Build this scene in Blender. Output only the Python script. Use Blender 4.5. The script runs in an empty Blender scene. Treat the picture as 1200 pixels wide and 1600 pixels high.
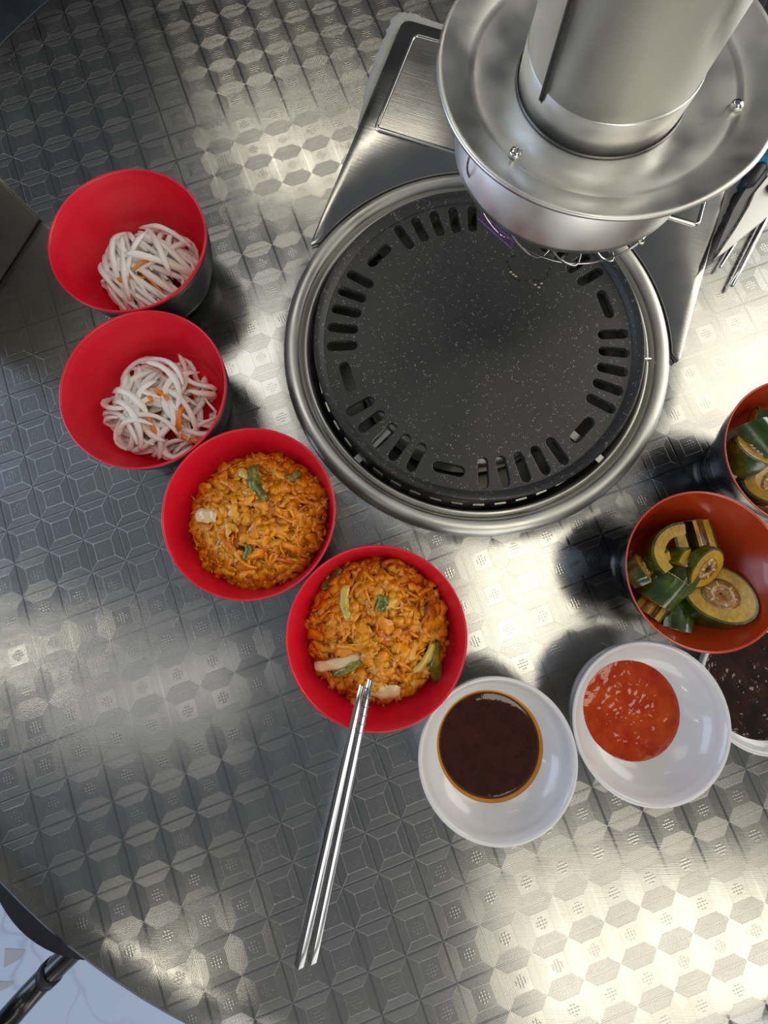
import bpy, bmesh, math, random
from mathutils import Vector, Matrix, Euler, noise
PI = math.pi
S = bpy.context.scene
C = S.collection

# ------------------------------------------------------------------ camera
CAM_H = 0.281
cd = bpy.data.cameras.new('camera'); cam = bpy.data.objects.new('camera', cd); C.objects.link(cam)
S.camera = cam
cd.sensor_fit = 'VERTICAL'; cd.sensor_height = 24.0; cd.lens = 9.0      # ultra wide phone lens
cd.clip_start = 0.005; cd.clip_end = 50
_n = Vector((0.0040, 0.1270, 1.0)).normalized()
_a = (Vector((1, 0, 0)) - _n * _n.x).normalized()
_b = _n.cross(_a)
def _w(i): return Vector((_a[i], -_b[i], -_n[i]))
_R = Matrix((_w(0), -_w(1), -_w(2))).transposed()
cam.matrix_world = Matrix.Translation((0, 0, CAM_H)) @ _R.to_4x4()

def P(x, y, z=0.0):
    d = Vector(((x - 600) / 600, (y - 800) / 600, 1.0)); d /= d.dot(_n)
    return Vector((d.dot(_a) * (CAM_H - z), -d.dot(_b) * (CAM_H - z), z))

# ------------------------------------------------------------------ world, light, exposure
W = bpy.data.worlds.new('world'); S.world = W; W.use_nodes = True
W.node_tree.nodes['Background'].inputs[0].default_value = (0.55, 0.62, 0.75, 1)
W.node_tree.nodes['Background'].inputs[1].default_value = 0.35
S.view_settings.view_transform = 'Standard'; S.view_settings.look = 'None'
S.view_settings.exposure = 0.28; S.view_settings.gamma = 1.0
S.view_settings.use_curve_mapping = False
def area(name, loc, size, power, col, aim=None, shape='RECTANGLE', spread=180):
    l = bpy.data.lights.new(name, 'AREA'); l.shape = shape; l.size = size[0]; l.size_y = size[1]
    l.energy = power; l.color = col; l.spread = math.radians(spread)
    o = bpy.data.objects.new(name, l); C.objects.link(o); o.location = loc
    t = Vector(aim) if aim else Vector((loc[0], loc[1], 0))
    o.rotation_euler = (t - Vector(loc)).to_track_quat('-Z', 'Y').to_euler()
    return o
CEIL = 1.90; FLOOR = -0.75
WARM = (1.0, 0.92, 0.74); COOL = (0.62, 0.76, 1.0)
# ceiling panels (seen as highlights in the brushed steel) and the window on the left
area('ceiling_panel', (1.50, -1.95, CEIL - .03), (1.8, .80), 11, WARM)
area('ceiling_panel', (.75, -.15, CEIL - .03), (.60, .9), 5, WARM)
area('ceiling_panel', (2.15, 1.10, CEIL - .03), (1.3, 1.0), 8.5, WARM)
area('ceiling_panel', (-.35, 2.55, CEIL - .03), (1.3, .14), 4.2, WARM)
area('ceiling_panel', (-.75, 1.15, CEIL - .03), (.9, .8), 3.6, (1.0, .95, .84))
area('ceiling_panel', (-1.25, -.70, CEIL - .03), (.9, .4), .9, (1.0, .95, .86))
area('ceiling_panel', (-1.25, -2.30, CEIL - .03), (.50, .22), 2.6, WARM)
area('ceiling_panel', (-2.05, -.50, CEIL - .03), (.6, .08), 1.1, WARM)
area('window_and_fill_light', (-2.85, .3, .7), (2.6, 1.5), 38, COOL, aim=(0, .1, 0))
area('window_and_fill_light', (3.05, .9, .9), (3.2, 1.6), 46, (1.0, .97, .93), aim=(0, 0, 0))  # added side fill that lifts the white dishes, no known window here
area('window_and_fill_light', (.6, -3.25, .9), (3.4, 1.5), 34, (1.0, .97, .95), aim=(.2, 0, 0))  # added front fill for overall brightness, not a known window

# ------------------------------------------------------------------ material helpers
def mat(name): 
    m = bpy.data.materials.new(name); m.use_nodes = True
    return m, m.node_tree, m.node_tree.nodes['Principled BSDF']
class G:
    """tiny node-graph helper"""
    def __init__(s, nt): s.nt = nt
    def n(s, t, **k):
        x = s.nt.nodes.new(t)
        for a, b in k.items(): setattr(x, a, b)
        return x
    def l(s, a, b): s.nt.links.new(a, b)
    def m(s, op, a, b=None, c=None):
        x = s.nt.nodes.new('ShaderNodeMath'); x.operation = op
        for i, v in enumerate((a, b, c)):
            if v is None: continue
            if isinstance(v, (int, float)): x.inputs[i].default_value = v
            else: s.l(v, x.inputs[i])
        return x.outputs[0]
    def noise(s, vec, scale, detail=3, rough=.5):
        x = s.n('ShaderNodeTexNoise'); x.inputs['Scale'].default_value = scale
        x.inputs['Detail'].default_value = detail; x.inputs['Roughness'].default_value = rough
        if vec is not None: s.l(vec, x.inputs['Vector'])
        return x.outputs['Fac']
    def ramp(s, fac, stops):
        r = s.n('ShaderNodeValToRGB'); e = r.color_ramp.elements
        while len(e) < len(stops): e.new(.5)
        for el, (p, c) in zip(e, stops):
            el.position = p; el.color = (*c, 1) if len(c) == 3 else c
        s.l(fac, r.inputs[0]); return r.outputs[0]
    def rng(s, v, a, b, c, d):
        x = s.n('ShaderNodeMapRange'); s.l(v, x.inputs[0])
        for i, q in enumerate((a, b, c, d)): x.inputs[i + 1].default_value = q
        return x.outputs[0]
    def bump(s, h, strength=1, dist=.001, normal=None):
        x = s.n('ShaderNodeBump'); x.inputs['Strength'].default_value = strength
        x.inputs['Distance'].default_value = dist; s.l(h, x.inputs['Height'])
        if normal: s.l(normal, x.inputs['Normal'])
        return x.outputs[0]
def setp(p, **k):
    for a, b in k.items():
        a = a.replace('_', ' ')
        p.inputs[a].default_value = (*b, 1) if isinstance(b, tuple) and len(b) == 3 else b

def steel(name, base=(.62, .62, .60), rough=.28, streak=True, scale=40, aniso=0.0, spots=False):
    m, nt, p = mat(name); g = G(nt); setp(p, Metallic=1.0, Base_Color=base, Roughness=rough)
    tc = g.n('ShaderNodeTexCoord').outputs['Object']
    n1 = g.noise(tc, scale, 2, .5)
    g.l(g.rng(n1, .3, .7, rough * .75, rough * 1.35), p.inputs['Roughness'])
    n2 = g.noise(tc, 9, 3, .5)
    mx = g.n('ShaderNodeMix', data_type='RGBA'); g.l(g.rng(n2, .3, .8, 0, 1), mx.inputs[0])
    mx.inputs[6].default_value = (*base, 1); mx.inputs[7].default_value = (base[0] * .8, base[1] * .79, base[2] * .78, 1)
    g.l(mx.outputs[2], p.inputs['Base Color'])
    if streak:
        mp = g.n('ShaderNodeMapping'); mp.inputs['Scale'].default_value = (30, 900, 300); g.l(tc, mp.inputs[0])
        g.l(g.bump(g.noise(mp.outputs[0], 1, 2), .08, .0004), p.inputs['Normal'])
    if aniso: p.inputs['Anisotropic'].default_value = aniso
    return m

def table_steel():
    """embossed stainless sheet: square cells with ridged trapezoids, a plain centre and a dotted cross"""
    m, nt, p = mat('embossed_steel'); g = G(nt)
    uv = g.n('ShaderNodeUVMap', uv_map='cells').outputs[0]
    sx = g.n('ShaderNodeSeparateXYZ'); g.l(uv, sx.inputs[0]); U, V = sx.outputs[0], sx.outputs[1]
    fu = g.m('FRACT', U); fv = g.m('FRACT', V)
    pu = g.m('SUBTRACT', fu, .5); pv = g.m('SUBTRACT', fv, .5)
    au = g.m('ABSOLUTE', pu); av = g.m('ABSOLUTE', pv)
    du = g.m('SUBTRACT', .5, au); dv = g.m('SUBTRACT', .5, av)
    E_ = .24
    side = g.m('MULTIPLY', g.m('LESS_THAN', du, dv), g.m('LESS_THAN', du, E_))        # hexagon halves beside the upright lines
    top = g.m('MULTIPLY', g.m('LESS_THAN', dv, du), g.m('LESS_THAN', dv, E_))
    dmin = g.m('MINIMUM', du, dv)
    centre = g.m('GREATER_THAN', dmin, E_)
    K = 2 * PI * 36
    rid_u = g.m('MULTIPLY', g.m('SINE', g.m('MULTIPLY', du, K)), side)
    rid_v = g.m('MULTIPLY', g.m('SINE', g.m('MULTIPLY', dv, K)), top)
    groove = g.m('LESS_THAN', dmin, .034)
    # bevel lines between the trapezoids
    diag = g.m('MULTIPLY', g.m('LESS_THAN', g.m('ABSOLUTE', g.m('SUBTRACT', du, dv)), .016), g.m('LESS_THAN', dmin, E_ + .01))
    edge = g.m('LESS_THAN', g.m('ABSOLUTE', g.m('SUBTRACT', dmin, E_)), .009)
    # dotted cross
    q = .078
    qu = g.m('SUBTRACT', g.m('PINGPONG', g.m('ADD', pu, 10 * q), q), q / 2)
    qv = g.m('SUBTRACT', g.m('PINGPONG', g.m('ADD', pv, 10 * q), q), q / 2)
    rr = g.m('SQRT', g.m('ADD', g.m('MULTIPLY', qu, qu), g.m('MULTIPLY', qv, qv)))
    dot = g.m('SMOOTH_MIN', g.rng(rr, .014, .036, 1, 0), 1.0, .01)
    mask = g.m('LESS_THAN', g.m('ADD', au, av), .19)
    cross = g.m('MULTIPLY', dot, mask)
    # pyramid-like slopes give the facets their own tilt
    slope = g.m('MULTIPLY', g.m('MINIMUM', dmin, E_), .030)
    tc = g.n('ShaderNodeTexCoord').outputs['Object']
    h = g.m('ADD', g.m('MULTIPLY', g.m('ADD', rid_u, rid_v), .10), g.m('MULTIPLY', groove, -.20))
    h = g.m('ADD', h, g.m('MULTIPLY', diag, .25)); h = g.m('ADD', h, g.m('MULTIPLY', edge, .22))
    h = g.m('ADD', h, g.m('MULTIPLY', cross, .5)); h = g.m('ADD', h, slope)
    b1 = g.bump(h, .42, .00018)
    wav = g.noise(tc, 7, 2, .4)
    b2 = g.bump(wav, .25, .004, b1)
    mp = g.n('ShaderNodeMapping'); mp.inputs['Scale'].default_value = (60, 1600, 1); mp.inputs['Rotation'].default_value = (0, 0, .35); g.l(tc, mp.inputs[0])
    b3 = g.bump(g.noise(mp.outputs[0], 1, 2), .10, .0002, b2)
    g.l(b3, p.inputs['Normal'])
    smud = g.noise(tc, 11, 5, .62)
    rg = g.rng(smud, .3, .72, .17, .27)
    rg = g.m('ADD', rg, g.m('MULTIPLY', top, .02)); rg = g.m('ADD', rg, g.m('MULTIPLY', side, -.02))
    rg = g.m('ADD', rg, g.m('MULTIPLY', groove, -.07)); g.l(rg, p.inputs['Roughness'])
    mx = g.n('ShaderNodeMix', data_type='RGBA'); g.l(g.rng(smud, .35, .75, 0, .5), mx.inputs[0])
    mx.inputs[6].default_value = (.50, .50, .485, 1); mx.inputs[7].default_value = (.40, .40, .39, 1)
    mx2 = g.n('ShaderNodeMix', data_type='RGBA'); g.l(g.m('MULTIPLY', g.m('MAXIMUM', groove, g.m('MULTIPLY', side, .12)), .35), mx2.inputs[0])
    g.l(mx.outputs[2], mx2.inputs[6]); mx2.inputs[7].default_value = (.34, .34, .34, 1)
    g.l(mx2.outputs[2], p.inputs['Base Color'])
    setp(p, Metallic=1.0, Anisotropic=.25)
    tg = g.n('ShaderNodeTangent', direction_type='UV_MAP', uv_map='cells'); g.l(tg.outputs[0], p.inputs['Tangent'])
    g.l(g.m('MULTIPLY', top, .25), p.inputs['Anisotropic Rotation'])
    g.l(g.m('MULTIPLY', g.m('SUBTRACT', 1.0, centre), .20), p.inputs['Anisotropic'])
    return m

def plastic(name, col, rough=.35, coat=0.0, bumps=0.0, sss=0.0, spec=.5):
    m, nt, p = mat(name); g = G(nt); setp(p, Base_Color=col, Roughness=rough)
    p.inputs['Coat Weight'].default_value = coat; p.inputs['Specular IOR Level'].default_value = spec
    tc = g.n('ShaderNodeTexCoord').outputs['Object']
    n = g.noise(tc, 60, 4)
    mx = g.n('ShaderNodeMix', data_type='RGBA'); g.l(g.rng(n, .3, .7, 0, 1), mx.inputs[0])
    mx.inputs[6].default_value = (*[c * .93 for c in col], 1); mx.inputs[7].default_value = (*col, 1)
    g.l(mx.outputs[2], p.inputs['Base Color'])
    g.l(g.rng(g.noise(tc, 35, 4), .3, .7, rough * .85, rough * 1.2), p.inputs['Roughness'])
    if bumps: g.l(g.bump(g.noise(tc, 900, 2), bumps, .0003), p.inputs['Normal'])
    if sss:
        p.inputs['Subsurface Weight'].default_value = sss; p.inputs['Subsurface Radius'].default_value = (1, .4, .2)
        p.inputs['Subsurface Scale'].default_value = .003
    return m

def food(name, stops, scale=120, rough=.25, coat=.6, sss=.3, attr=False, bump=.5, bs=400):
    m, nt, p = mat(name); g = G(nt)
    tc = g.n('ShaderNodeTexCoord').outputs['Object']
    n = g.noise(tc, scale, 5, .6)
    if attr:
        at = g.n('ShaderNodeAttribute', attribute_name='tint').outputs['Fac']
        n = g.m('ADD', g.m('MULTIPLY', n, .45), g.m('MULTIPLY', at, .62))
    g.l(g.ramp(n, stops), p.inputs['Base Color'])
    setp(p, Roughness=rough); p.inputs['Coat Weight'].default_value = coat; p.inputs['Coat Roughness'].default_value = .12
    p.inputs['Subsurface Weight'].default_value = sss; p.inputs['Subsurface Radius'].default_value = (1, .5, .25)
    p.inputs['Subsurface Scale'].default_value = .003
    if bump: g.l(g.bump(g.noise(tc, bs, 4), bump, .0006), p.inputs['Normal'])
    return m

M = {}
M['table'] = table_steel()
M['steel'] = steel('brushed_steel', (.66, .655, .63), .24)
M['hood_steel'] = steel('hood_steel', (.86, .855, .82), .38)
M['ring_steel'] = steel('ring_steel', (.78, .78, .74), .38, scale=20)
M['dark_steel'] = steel('dark_steel', (.22, .22, .22), .30)
M['panel_steel'] = steel('panel_steel', (.50, .50, .50), .17, scale=25)
M['box_steel'] = steel('box_steel', (.13, .125, .12), .45)
M['bright_steel'] = steel('bright_steel', (.78, .78, .78), .10, streak=False)
M['stick_steel'] = steel('stick_steel', (.58, .58, .59), .14, streak=False)
M['sealant'] = plastic('sealant', (.42, .42, .39), .6, bumps=.5)
M['red'] = plastic('red_melamine', (.80, .005, .030), .38, coat=.15)
M['black'] = plastic('black_melamine', (.028, .030, .034), .35, coat=.2)
M['orange_lacquer'] = plastic('orange_lacquer', (.40, .035, .006), .22, coat=.5)
M['orange_rim'] = plastic('orange_rim', (.62, .07, .035), .25, coat=.4)
M['black_lacquer'] = plastic('black_lacquer', (.010, .011, .018), .12, coat=.6)
M['porcelain'] = plastic('white_porcelain', (.80, .79, .80), .22, coat=.5, sss=.05)
M['rubber'] = plastic('black_rubber', (.012, .013, .018), .5)
M['seat'] = plastic('seat_vinyl', (.010, .011, .020), .45, bumps=.3)
M['tube'] = plastic('tube_paint', (.004, .004, .006), .30, coat=.3)
M['teal'] = plastic('teal_plastic', (.02, .22, .33), .3)
M['purple'] = plastic('purple_lit_wire', (.23, .10, .32), .5)  # purple light on the guard wires, given as strand colour
M['radish'] = food('radish', [(.3, (.93, .87, .81)), (.6, (.98, .95, .91))], 60, .35, .3, .25, bump=.15)
M['carrot'] = food('carrot', [(.3, (.85, .22, .01)), (.7, (.95, .36, .03))], 120, .3, .5, .3)
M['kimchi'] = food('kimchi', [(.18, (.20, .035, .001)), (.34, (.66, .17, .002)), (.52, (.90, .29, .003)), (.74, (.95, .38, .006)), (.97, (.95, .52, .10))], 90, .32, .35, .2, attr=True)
M['kimchi_base'] = food('kimchi_base', [(.3, (.10, .015, .003)), (.7, (.30, .07, .006))], 260, .25, .8, .1)
M['leaf'] = food('leaf', [(.3, (.035, .060, .008)), (.5, (.13, .16, .012)), (.75, (.50, .38, .04))], 130, .25, .7, .1)
M['pale_leaf'] = food('pale_leaf', [(.3, (.50, .40, .04)), (.7, (.78, .62, .14))], 130, .25, .7, .2)
M['pale_stem'] = food('pale_stem', [(.3, (.82, .55, .28)), (.7, (.90, .70, .42))], 130, .25, .7, .3)
M['cuke_skin'] = food('cucumber_skin', [(.3, (.012, .030, .003)), (.55, (.035, .075, .006)), (.8, (.12, .17, .012))], 110, .18, .9, 0, bump=.35, bs=250)
M['cuke_flesh'] = food('cucumber_flesh', [(.3, (.34, .18, .008)), (.55, (.52, .31, .015)), (.8, (.62, .45, .05))], 130, .25, .8, .15)
M['cuke_core'] = food('cucumber_core', [(.3, (.20, .07, .01)), (.6, (.42, .22, .05)), (.8, (.55, .36, .14))], 300, .22, .9, .15, bump=1.2, bs=500)
M['seed'] = food('seed', [(.3, (.62, .42, .18)), (.7, (.74, .56, .28))], 200, .3, .5, .2)
def liquid(name, c1, c2, scale, rough=.06, bump=.6, bs=120, trans=0.0):
    m, nt, p = mat(name); g = G(nt); tc = g.n('ShaderNodeTexCoord').outputs['Object']
    g.l(g.ramp(g.noise(tc, scale, 4, .6), [(.35, c1), (.68, c2)]), p.inputs['Base Color'])
    setp(p, Roughness=rough); p.inputs['Specular IOR Level'].default_value = .6
    if bump: g.l(g.bump(g.noise(tc, bs, 3), bump, .002), p.inputs['Normal'])
    return m
M['soy'] = liquid('soy_sauce', (.030, .006, .003), (.060, .012, .004), 90, .05, .05)
M['soy_edge'] = liquid('soy_edge', (.72, .28, .01), (.62, .20, .006), 60, .06, 0)
M['chili'] = liquid('chili_sauce', (.42, .022, .002), (.60, .075, .006), 70, .07, .35, 90)
M['bean'] = liquid('bean_sauce', (.010, .005, .004), (.045, .015, .008), 80, .12, .6, 120)

def grill_black():
    m, nt, p = mat('grill_coating'); g = G(nt); tc = g.n('ShaderNodeTexCoord').outputs['Object']
    v = g.n('ShaderNodeTexVoronoi'); v.inputs['Scale'].default_value = 800; g.l(tc, v.inputs['Vector'])
    sp = g.m('MULTIPLY', g.m('LESS_THAN', v.outputs['Distance'], .26), g.m('GREATER_THAN', g.noise(tc, 260, 2), .58))
    b = g.ramp(g.noise(tc, 14, 5, .6), [(.3, (.028, .029, .031)), (.7, (.048, .048, .048))])
    mx = g.n('ShaderNodeMix', data_type='RGBA'); g.l(sp, mx.inputs[0]); g.l(b, mx.inputs[6]); mx.inputs[7].default_value = (.42, .42, .38, 1)
    g.l(mx.outputs[2], p.inputs['Base Color'])
    g.l(g.rng(g.noise(tc, 18, 5), .3, .7, .34, .48), p.inputs['Roughness'])
    g.l(g.bump(g.noise(tc, 1400, 2), .45, .0003), p.inputs['Normal'])
    return m
M['grill'] = grill_black()
M['crumb'] = plastic('burnt_residue', (.012, .011, .010), .6, bumps=.5)
M['crumb_light'] = plastic('light_crumb', (.62, .55, .40), .6)

def floor_mat():
    m, nt, p = mat('marble_floor'); g = G(nt); tc = g.n('ShaderNodeTexCoord').outputs['Object']
    w = g.n('ShaderNodeTexVoronoi', feature='DISTANCE_TO_EDGE'); w.inputs['Scale'].default_value = 3.1
    nn = g.n('ShaderNodeTexNoise'); nn.inputs['Scale'].default_value = 5; g.l(tc, nn.inputs['Vector'])
    ad = g.n('ShaderNodeMix', data_type='RGBA'); ad.inputs[0].default_value = .25; g.l(tc, ad.inputs[6]); g.l(nn.outputs['Color'], ad.inputs[7]); g.l(ad.outputs[2], w.inputs['Vector'])
    vein = g.rng(w.outputs['Distance'], 0, .02, .55, 0)
    vein = g.m('MULTIPLY', vein, g.rng(g.noise(tc, 3), .4, .6, 0, 1))
    mx = g.n('ShaderNodeMix', data_type='RGBA'); g.l(vein, mx.inputs[0]); mx.inputs[6].default_value = (.48, .58, .76, 1); mx.inputs[7].default_value = (.28, .34, .48, 1)
    g.l(mx.outputs[2], p.inputs['Base Color']); setp(p, Roughness=.35)
    return m
M['floor'] = floor_mat()
M['fleck'] = plastic('grey_fleck', (.38, .40, .46), .5)
M['wall'] = plastic('wall_paint', (.42, .40, .36), .8)
M['ceiling'] = plastic('ceiling_paint', (.25, .245, .23), .9)
M['dark_wall'] = plastic('dark_wall_paint', (.05, .05, .05), .8)

# ------------------------------------------------------------------ object helpers
def obj(name, bm, m, parent=None, smooth=True, me=None):
    if me is None:
        me = bpy.data.meshes.new(name); bm.normal_update(); bm.to_mesh(me); bm.free()
        if smooth:
            for f in me.polygons: f.use_smooth = True
    if m is not None and not me.materials: me.materials.append(m)
    o = bpy.data.objects.new(name, me); C.objects.link(o)
    if parent: o.parent = parent
    return o
def tag(o, label, cat, group=None, kind=None):
    o['label'] = label; o['category'] = cat
    if group: o['group'] = group
    if kind: o['kind'] = kind
    return o
def thing(name, label, cat, loc=(0, 0, 0), rot=(0, 0, 0), group=None):
    o = bpy.data.objects.new(name, None); C.objects.link(o); o.empty_display_size = .02
    o.location = loc; o.rotation_euler = rot
    return tag(o, label, cat, group)
def sharp(o, ang=35):
    me = o.data
    bm = bmesh.new(); bm.from_mesh(me)
    for e in bm.edges:
        if len(e.link_faces) == 2 and e.calc_face_angle(0) > math.radians(ang): e.smooth = False
    bm.to_mesh(me); bm.free()
    return o
def lathe(prof, seg=96, bm=None, c=(0, 0, 0), wob=None, close=False):
    bm = bm or bmesh.new(); rings = []
    for (r, z) in prof:
        if r < 1e-7: rings.append([bm.verts.new((c[0], c[1], c[2] + z))]); continue
        rings.append([bm.verts.new((c[0] + r * math.cos(2 * PI * i / seg), c[1] + r * math.sin(2 * PI * i / seg), c[2] + z + (wob(r, 2 * PI * i / seg) if wob else 0))) for i in range(seg)])
    pr = list(zip(rings, rings[1:]))
    if close: pr.append((rings[-1], rings[0]))
    for A, B in pr:
        for i in range(seg):
            j = (i + 1) % seg
            if len(A) == 1 and len(B) == 1: break
            if len(A) == 1: bm.faces.new((A[0], B[i], B[j]))
            elif len(B) == 1: bm.faces.new((A[i], B[0], A[j]))
            else: bm.faces.new((A[i], B[i], B[j], A[j]))
    bmesh.ops.recalc_face_normals(bm, faces=bm.faces[:])
    return bm
def tube(pts, rad, seg=8, bm=None, cap=True, flat=1.0, up=None, twist=0.0, sq=0.0):
    """swept section; rad number or list; flat squeezes the second axis; sq squares the section"""
    bm = bm or bmesh.new(); pts = [Vector(p) for p in pts]; n = len(pts)
    if not isinstance(rad, (list, tuple)): rad = [rad] * n
    rings = []; prev = None
    for i, p in enumerate(pts):
        t = (pts[min(i + 1, n - 1)] - pts[max(i - 1, 0)]).normalized()
        if prev is None:
            u = Vector(up) if up else (Vector((0, 0, 1)) if abs(t.z) < .9 else Vector((1, 0, 0)))
        else: u = prev
        u = (u - t * u.dot(t)).normalized(); prev = u; v = t.cross(u)
        ring = []
        for k in range(seg):
            a = 2 * PI * k / seg + twist; ca, sa = math.cos(a), math.sin(a)
            if sq: s_ = 1 / max(abs(ca), abs(sa)); f_ = 1 + (s_ - 1) * sq; ca *= f_; sa *= f_
            ring.append(bm.verts.new(p + (u * sa * flat + v * ca) * rad[i]))
        rings.append(ring)
    for A, B in zip(rings, rings[1:]):
        for k in range(seg): bm.faces.new((A[k], A[(k + 1) % seg], B[(k + 1) % seg], B[k]))
    if cap: bm.faces.new(rings[0][::-1]); bm.faces.new(rings[-1])
    bmesh.ops.recalc_face_normals(bm, faces=bm.faces[:])
    return bm
def prism(poly, z0, z1, bm=None):
    bm = bm or bmesh.new()
    A = [bm.verts.new((x, y, z0)) for x, y in poly]; B = [bm.verts.new((x, y, z1)) for x, y in poly]
    n = len(poly)
    for i in range(n): bm.faces.new((A[i], A[(i + 1) % n], B[(i + 1) % n], B[i]))
    bm.faces.new(A[::-1]); bm.faces.new(B)
    bmesh.ops.recalc_face_normals(bm, faces=bm.faces[:])
    return bm
def bevel(bm, w, seg=2, ang=30):
    ed = [e for e in bm.edges if len(e.link_faces) == 2 and e.calc_face_angle(0) > math.radians(ang)]
    bmesh.ops.bevel(bm, geom=ed, offset=w, segments=seg, affect='EDGES', profile=.6)
    return bm
def box(c, s, rot=None, bm=None):
    bm = bm or bmesh.new(); R = rot or Matrix.Identity(3)
    r = bmesh.ops.create_cube(bm, size=1)
    for v in r['verts']: v.co = Vector(c) + R @ Vector((v.co.x * s[0], v.co.y * s[1], v.co.z * s[2]))
    return bm
def smooth_curve(pts, n):
    """Catmull-Rom"""
    pts = [Vector(p) for p in pts]; P_ = [2 * pts[0] - pts[1]] + pts + [2 * pts[-1] - pts[-2]]; out = []
    for i in range(len(pts) - 1):
        a, b, c, d = P_[i:i + 4]
        for k in range(n):
            t = k / n
            out.append(.5 * ((2 * b) + (c - a) * t + (2 * a - 5 * b + 4 * c - d) * t * t + (3 * b - a - 3 * c + d) * t ** 3))
    return out + [pts[-1]]
def curve2d_mesh(name, loops, depth, bev, z):
    """flat plate with holes from closed 2-D loops"""
    cu = bpy.data.curves.new(name, 'CURVE'); cu.dimensions = '2D'; cu.fill_mode = 'BOTH'
    cu.extrude = depth / 2; cu.bevel_depth = bev; cu.bevel_resolution = 1
    for lp in loops:
        sp = cu.splines.new('POLY'); sp.points.add(len(lp) - 1); sp.use_cyclic_u = True
        for q, (x, y) in zip(sp.points, lp): q.co = (x, y, 0, 1)
    o = bpy.data.objects.new('t', cu); C.objects.link(o)
    dg = bpy.context.evaluated_depsgraph_get(); me = bpy.data.meshes.new_from_object(o.evaluated_get(dg))
    bpy.data.objects.remove(o); me.name = name
    for v in me.vertices: v.co.z += z
    return me

# ------------------------------------------------------------------ room
def struct(name, bm, m):
    o = obj(name, bm, m, smooth=False); o['kind'] = 'structure'; return o
RX0, RX1, RY0, RY1 = -3.0, 3.2, -3.4, 3.6
fl = struct('floor', box((.1, .1, FLOOR - .05), (6.4, 7.2, .1)), M['floor'])
struct('ceiling', box((.1, .1, CEIL + .05), (6.4, 7.2, .1)), M['ceiling'])
struct('wall_back', box((.1, RY1 + .05, (CEIL + FLOOR) / 2), (6.4, .1, CEIL - FLOOR)), M['dark_wall'])
struct('wall_front', box((.1, RY0 - .05, (CEIL + FLOOR) / 2), (6.4, .1, CEIL - FLOOR)), M['wall'])
struct('wall_right', box((RX1 + .05, .1, (CEIL + FLOOR) / 2), (.1, 7.0, CEIL - FLOOR)), M['wall'])
struct('wall_left', box((RX0 - .05, .1, (CEIL + FLOOR) / 2), (.1, 7.0, CEIL - FLOOR)), M['wall'])
random.seed(3)
for (px, py, sx_, sy_) in ((22, 1493, .045, .03), (2, 1540, .05, .02)):
    q = P(px, py, FLOOR)
    o = obj('floor_fleck', prism([(q.x + sx_ * x, q.y + sy_ * y) for x, y in ((-.5, .5), (.55, .42), (.3, -.2), (-.45, -.8))], FLOOR, FLOOR + .0012), M['fleck'], fl, smooth=False)

# ------------------------------------------------------------------ table
TC = Vector((.0700, .1664, 0)); TR = .4997; HOLE = .1362
ANG = -.3525 * -1
def cell_uv(x, y):
    # lattice fitted to the embossing: cell = .0909 * camera height
    s = .0910 * CAM_H; X, Y = x, -y; c, si = math.cos(-.3525), math.sin(-.3525)
    return ((c * X + si * Y) / s - 2.07, (-si * X + c * Y) / s - 1.433)
def make_table():
    t = thing('round_table', 'round stainless steel barbecue table with embossed square pattern and built-in grill opening', 'table', (TC.x, TC.y, 0))
    bm = bmesh.new(); uvl = bm.loops.layers.uv.new('cells'); seg = 160
    prof = [(HOLE, -.012), (HOLE, -.0004), (HOLE + .001, 0)] + [(HOLE + (TR - .004 - HOLE) * k / 14, 0) for k in range(1, 15)] + [(TR - .001, -.0012), (TR, -.004), (TR, -.030), (TR - .002, -.032), (TR - .02, -.032)]
    rings = [[bm.verts.new((r * math.cos(2 * PI * i / seg), r * math.sin(2 * PI * i / seg), z)) for i in range(seg)] for r, z in prof]
    for A, B in zip(rings, rings[1:]):
        for i in range(seg):
            j = (i + 1) % seg; f = bm.faces.new((A[i], B[i], B[j], A[j])); f.smooth = True
            for lp in f.loops: lp[uvl].uv = cell_uv(lp.vert.co.x + TC.x, lp.vert.co.y + TC.y)
    bmesh.ops.recalc_face_normals(bm, faces=bm.faces[:])
    o = obj('tabletop', bm, M['table'], t)
    obj('underside', lathe([(.14, -.033), (TR - .012, -.033), (TR - .012, -.045), (.14, -.045)], 96, close=True), M['rubber'], t)
    obj('pedestal', lathe([(0.0, -.69), (.06, -.69), (.06, -.40), (.06, -.33), (0, -.33)], 40), M['dark_steel'], t)
    obj('base_plate', lathe([(0, FLOOR), (.26, FLOOR), (.26, FLOOR + .02), (.07, FLOOR + .06), (0, FLOOR + .06)], 64), M['dark_steel'], t)
    return t
make_table()

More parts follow.
